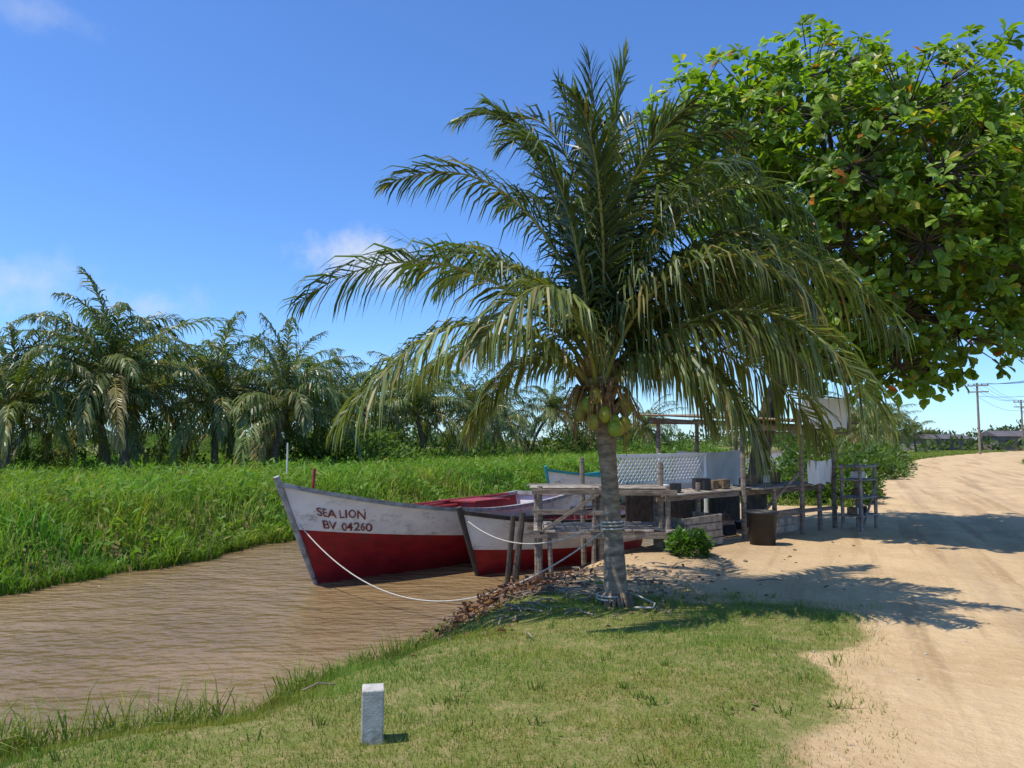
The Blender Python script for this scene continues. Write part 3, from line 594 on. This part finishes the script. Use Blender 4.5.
for k in range(5): box(mb,LW(1.1,-.12+k*.15,.84),(2.3,.135,.028),RZ+rng.normal(0,.008),0,jit=.004)
for k in range(5): box(mb,LW(3.5,-.35+k*.15,.86),(2.6,.135,.028),RZ+rng.normal(0,.008),0,jit=.004)
for k in range(4): box(mb,LW(.75,-.28,.06+k*.125),(1.05,.025,.11),RZ,0,jit=.006)
for k in range(4): box(mb,LW(.22,.0,.06+k*.125),(.025,.55,.11),RZ,0,jit=.006)
for k in range(4): box(mb,LW(1.28,.0,.06+k*.125),(.025,.55,.11),RZ,0,jit=.006)
for k in range(3): box(mb,LW(3.1,-.45,.12+k*.14),(1.0,.03,.12),RZ,0,jit=.006)
mb.build('planks',[wood2],False,stl)
mb=MB()
for k in range(24):
    if k in (3,9,17): continue
    box(mb,LW(.4+k*.19,1.56,.33+rng.uniform(-.03,.03)),(.17,.025,.75),RZ,0,jit=.005)
mb.build('back_boards',[wooddark],False,stl)
# white lattice on the open front edge and behind
mb=MB()
for k in range(0,40):
    x0=-.35+k*.10
    for sg in (1,-1):
        a=np.array([x0 if sg>0 else x0+.4,.98]); b=np.array([x0+.4 if sg>0 else x0,1.42])
        if max(a[0],b[0])>2.4: continue
        beam(mb,LW(a[0],.72+.008*sg,a[1]),LW(b[0],.72+.008*sg,b[1]),.007,.034)
beam(mb,LW(-.35,.72,1.44),LW(2.4,.72,1.44),.03,.05);beam(mb,LW(-.35,.72,.96),LW(2.4,.72,.96),.03,.05)
for x in (-.33,1.0,2.38): beam(mb,LW(x,.74,.0),LW(x,.74,1.47),.04,.04)
mb.build('lattice_panel',[lattice_m],False,stl)
def sheet(x0,x1,y,z0,z1,nm,mt,amp=.03):
    mb=MB(); nx,ny=50,14; U,V=np.meshgrid(np.linspace(0,1,nx),np.linspace(0,1,ny),indexing='ij'); X=x0+(x1-x0)*U; Y=y+amp*np.sin(U*26)*(1-V*.7)+amp*.8*np.sin(U*9+V*3); Z=z0+(z1-z0)*V-.05*np.sin(np.pi*U)*V+.02*np.sin(U*17)*(1-V)
    P=O[None,None]+X[...,None]*e1+Y[...,None]*e2; i=np.arange(nx-1)[:,None]*ny;j=np.arange(ny-1)[None]
    mb.add(np.concatenate([P,Z[...,None]],-1).reshape(-1,3),np.stack([i+j,i+ny+j,i+ny+1+j,i+j+1],-1).reshape(-1,4)); return mb.build(nm,[mt],True,stl)
sheet(2.85,4.6,-.95,1.92,2.5,'white_cloth',cloth)
sheet(2.5,4.8,1.45,.75,1.5,'white_sheeting',cloth,.02)
sheet(3.75,4.7,-.56,.88,1.35,'front_sheeting',cloth,.02)
mb=MB(); beam(mb,LW(2.77,-.93,1.8),LW(2.77,-.93,2.56),.04,.04);beam(mb,LW(4.67,-.93,1.8),LW(4.67,-.93,2.5),.04,.04);beam(mb,LW(2.7,-.93,2.5),LW(4.75,-.93,2.47),.025,.025)
for x in (2.77,4.67): beam(mb,LW(x,-.93,1.83),LW(x,-.45,1.83),.04,.04)
mb.build('cloth_frame',[wood],False,stl)
mb=MB()
for x,y in ((4.7,-1.1),(5.35,-1.1),(4.7,-.75),(5.35,-.75)): beam(mb,LW(x,y,-.05),LW(x,y,1.25),.05,.05)
for z in (.28,.62,.95,1.2): box(mb,LW(5.02,-.92,z),(.8,.45,.03),RZ,0,jit=.004)
beam(mb,LW(4.7,-1.13,.1),LW(5.35,-1.13,.9),.03,.04)
mb.build('shelf_rack',[wood2],False,stl)
mb=MB()
for k in range(14):
    a=rng.uniform(.1,4.2); z=.87 if a<2.2 else .89; s_=rng.uniform(.08,.2); box(mb,LW(a,rng.uniform(0,.3),z+s_/2),(s_*rng.uniform(.8,1.6),s_,s_),RZ+rng.normal(0,.4),int(rng.choice([0,1,1,3,3,3])))
for k in range(7): a=rng.uniform(4.75,5.28); z=[.3,.64,.97][k%3]; box(mb,LW(a,-.92,z+.07),(.14,.16,.12),RZ+rng.normal(0,.2),int(rng.integers(0,4)))
for k in range(9): s_=rng.uniform(.12,.3); box(mb,LW(rng.uniform(1.5,4.2),rng.uniform(.3,1.2),s_/2),(s_*1.4,s_,s_),RZ+rng.normal(0,.5),int(rng.choice([1,3,3,2])))
mb.build('goods',[cloth,black_pl,blue_pl,husk],False,stl)
def lathe(mb,c,prof,n=20,mat=0):
    a=np.linspace(0,2*np.pi,n,endpoint=False); v=np.array([[c[0]+r*math.cos(t),c[1]+r*math.sin(t),c[2]+z] for r,z in prof for t in a]); m=len(prof)
    i=np.arange(m-1)[:,None]*n;j=np.arange(n)[None];k=(j+1)%n; mb.add(v,np.stack([i+j,i+k,i+n+k,i+n+j],-1).reshape(-1,4),mat)
mb=MB(); x,y=4.1,12.35; lathe(mb,(x,y,HX(x,y)),[(.0,0),(.2,0),(.235,.5),(.26,.5),(.26,.55),(.235,.55),(.2,.06),(0,.06)]); mb.build('plastic_bin',[black_pl],True)

# concrete post
x,y=-.80,4.4; z0=HX(x,y)
bpy.ops.mesh.primitive_cube_add(size=1); o=bpy.context.object; o.name='concrete_post'; o.scale=(.125,.125,.56); o.location=(x,y,z0+.02); o.rotation_euler=(.02,.01,.18)
bpy.ops.object.transform_apply(location=False,rotation=False,scale=True); bm_=o.modifiers.new('b','BEVEL'); bm_.width=.008; bm_.segments=2; o.data.materials.append(concrete)

# leaf litter, husks, sticks
mb=MB(); n=1500; s=np.concatenate([rng.normal(8.1,.8,1300),rng.uniform(5,14,60),rng.normal(9.5,.8,140)]); t=np.concatenate([rng.normal(-3.68,.26,1300),rng.uniform(-4,.2,60),rng.normal(-3.3,.4,140)])
x,y=XY(s,t); hp=.16*np.exp(-((s-8.1)/.8)**2-((t+3.68)/.3)**2)*rng.uniform(0,1,n); z=H(s,t)+.015+hp; D=rand_dir(n); D[:,2]*=.5; sz=rng.uniform(.05,.12,n); sz[1300:]*=.7
c=np.array((.19,.105,.06))*rng.uniform(.4,1.5,(n,1)); m=rng.uniform(0,1,n)<.04; c[m]=np.array((.36,.16,.05)); 
leaves(mb,np.stack([x,y,z],-1),D,rand_dir(n)*.7+np.array([0,0,1.]),sz,sz*.5,c,fold=.35); mb.build('fallen_leaves',[leaf_dry])
mb=MB()
for k in range(190):
    s=rng.normal(8.4,.9) if k<150 else rng.uniform(8,13); t=rng.normal(-2.9,.7) if k<150 else rng.uniform(-3.4,-.8); x,y=XY(s,t); r=rng.uniform(.008,.032); sphere(mb,(x,y,float(H(s,t))+r*.3),(r,r*rng.uniform(.7,1.8),r*.6),0,(1,1,1),7,5)
mb.build('husks_and_stones',[husk],True)
mb=MB()
for k in range(150):
    s=rng.normal(8.3,.9); t=rng.normal(-3.2,.7); x,y=XY(s,t); a=rng.uniform(0,6.28); l=rng.uniform(.1,.45); z=float(H(s,t))+.02; tube(mb,[(x,y,z),(x+l*.5*math.cos(a),y+l*.5*math.sin(a),z+.03),(x+l*math.cos(a+.2),y+l*math.sin(a+.2),z+.01)],.007,4)
mb.build('fallen_twigs',[wood],False)
mb=MB()
for k in range(600):
    s=rng.uniform(2,18); t=rng.uniform(-2.5,7); x,y=XY(s,t)
    if grassd(s,t)>0: continue
    r=rng.uniform(.004,.014); sphere(mb,(x,y,float(H(s,t))+r*.3),(r,r,r*.6),0,(1,1,1),6,4)
mb.build('road_pebbles',[concrete],True)

# distant right: poles, wires, houses
def pole(x,y,h,rz):
    e=empty('utility_pole'); mb=MB(); tube(mb,[(x,y,-.3),(x,y,h)],[.16,.11],8); mb.build('pole',[wood],False,e)
    mb=MB()
    for z in (h-.35,h-1.1): box(mb,(x,y-.16,z),(2.2,.12,.14),rz)
    for q in (-1,-.4,.4,1): tube(mb,[(x+q*math.cos(rz),y-.16+q*math.sin(rz),h-.28),(x+q*math.cos(rz),y-.16+q*math.sin(rz),h-.1)],.05,6)
    mb.build('crossarms',[wood],False,e)
pl=[(50,60,8.5),(56.3,90,8.6),(80,117,8.0),(104,150,8.5)]
for x,y,h in pl: pole(x,y,h,-.5)
mb=MB()
for (a,b) in zip(pl[:-1],pl[1:]):
    for q,dz in ((-1,-.1),(-.4,-.1),(.4,-.1),(1,-.1),(0,-1.6)):
        o=np.array([q*.88,q*-.48,0]); tube(mb,sag(np.array([a[0],a[1],a[2]+dz])+o,np.array([b[0],b[1],b[2]+dz])+o,.7,14),.018,4,cap=False)
mb.build('power_lines',[wire_m],False)
def house(x,y,w,d,h,rz):
    e=empty('house'); e.location=(x,y,0); e.rotation_euler=(0,0,rz)
    mb=MB(); box(mb,(0,0,h/2),(w,d,h)); mb.build('walls',[wall_m],False,e)
    mb=MB(); r=h*.4; o=.4; v=[(-w/2-o,-d/2-o,h),(w/2+o,-d/2-o,h),(w/2+o,d/2+o,h),(-w/2-o,d/2+o,h),(-w/2-o,0,h+r),(w/2+o,0,h+r)]
    mb.add(v,[np.array([[0,1,5,4],[2,3,4,5],[3,2,1,0]]),np.array([[0,4,3],[1,2,5]])]); mb.build('roof',[roof_m],False,e)
    mb=MB()
    for q in (-.3,.1,.34): box(mb,(q*w,-d/2-.02,h*.58),(w*.1,.06,h*.32))
    mb.build('windows',[glass_m],False,e); mb=MB(); box(mb,(-.1*w,-d/2-.02,h*.36),(w*.08,.07,h*.7)); mb.build('door',[wooddark],False,e)
house(71,125,9,6,1.9,.2); house(82,122,8,6,2.3,-.1); house(94,130,10,6,2.4,-.1)

# ---------------- light & world
EL=math.radians(64); sx,sy=-.95,-.31; az=math.atan2(sx,sy)
sd=Vector((sx*math.cos(EL),sy*math.cos(EL),math.sin(EL))).normalized()
ld=bpy.data.lights.new('sun','SUN'); ld.energy=5.0; ld.angle=math.radians(.5); ld.color=(1,.95,.86); lo=bpy.data.objects.new('sun',ld); sc.collection.objects.link(lo); lo.rotation_euler=sd.to_track_quat('Z','Y').to_euler()
w=bpy.data.worlds.new('World'); sc.world=w; w.use_nodes=True; nt=w.node_tree; N=nt.nodes; L=nt.links; N.clear()
o=N.new('ShaderNodeOutputWorld'); bg=N.new('ShaderNodeBackground'); L.new(bg.outputs[0],o.inputs[0]); bg.inputs[1].default_value=.12
sk=N.new('ShaderNodeTexSky'); sk.sky_type='NISHITA'; sk.sun_disc=False; sk.sun_elevation=EL; sk.sun_rotation=az; sk.air_density=1.0; sk.dust_density=.15; sk.ozone_density=2.6
tc=N.new('ShaderNodeTexCoord'); col=mixc(N,L,sk.outputs[0],(.80,1.17,1.70),1.0,'MULTIPLY')
cn=noise_node(N,L,tc.outputs['Generated'],14,8,.6); cn2=noise_node(N,L,tc.outputs['Generated'],45,5,.6)
for (cxyz,wd,hh,amt) in (((-.185,.955,.231),.095,.036,.8),((-.548,.818,.176),.10,.035,.45),((-.505,.741,.444),.06,.02,.25),((-.436,.887,.158),.06,.03,.4),((-.02,.99,.11),.2,.02,.2)):
    s1=N.new('ShaderNodeVectorMath'); s1.operation='SUBTRACT'; L.new(tc.outputs['Generated'],s1.inputs[0]); s1.inputs[1].default_value=cxyz
    s2=N.new('ShaderNodeVectorMath'); s2.operation='MULTIPLY'; L.new(s1.outputs[0],s2.inputs[0]); s2.inputs[1].default_value=(1/wd,1/wd,1/hh)
    s3=N.new('ShaderNodeVectorMath'); s3.operation='LENGTH'; L.new(s2.outputs[0],s3.inputs[0])
    a=N.new('ShaderNodeMath'); a.operation='MULTIPLY_ADD'; L.new(cn.outputs[0],a.inputs[0]); a.inputs[1].default_value=2.6; a.inputs[2].default_value=-1.0
    a2=N.new('ShaderNodeMath'); a2.operation='MULTIPLY_ADD'; L.new(cn2.outputs[0],a2.inputs[0]); a2.inputs[1].default_value=.8; L.new(a.outputs[0],a2.inputs[2])
    b=N.new('ShaderNodeMath'); b.operation='SUBTRACT'; L.new(a2.outputs[0],b.inputs[0]); L.new(s3.outputs['Value'],b.inputs[1])
    col=mixc(N,L,col,(6.4,6.8,7.6),ramp(N,L,b.outputs[0],-.5,.9,0,amt))
L.new(col,bg.inputs[0])
sc.view_settings.view_transform='Standard'; sc.view_settings.look='None'; sc.view_settings.exposure=0
cd=bpy.data.cameras.new('camera'); cd.sensor_width=36; cd.lens=26.2; cd.clip_start=.05; cd.clip_end=6000; co=bpy.data.objects.new('camera',cd); sc.collection.objects.link(co)
co.location=(0,0,1.7); co.rotation_euler=(math.radians(94.3),0,0); sc.camera=co
print('done',sum(len(m.polygons) for m in bpy.data.meshes))
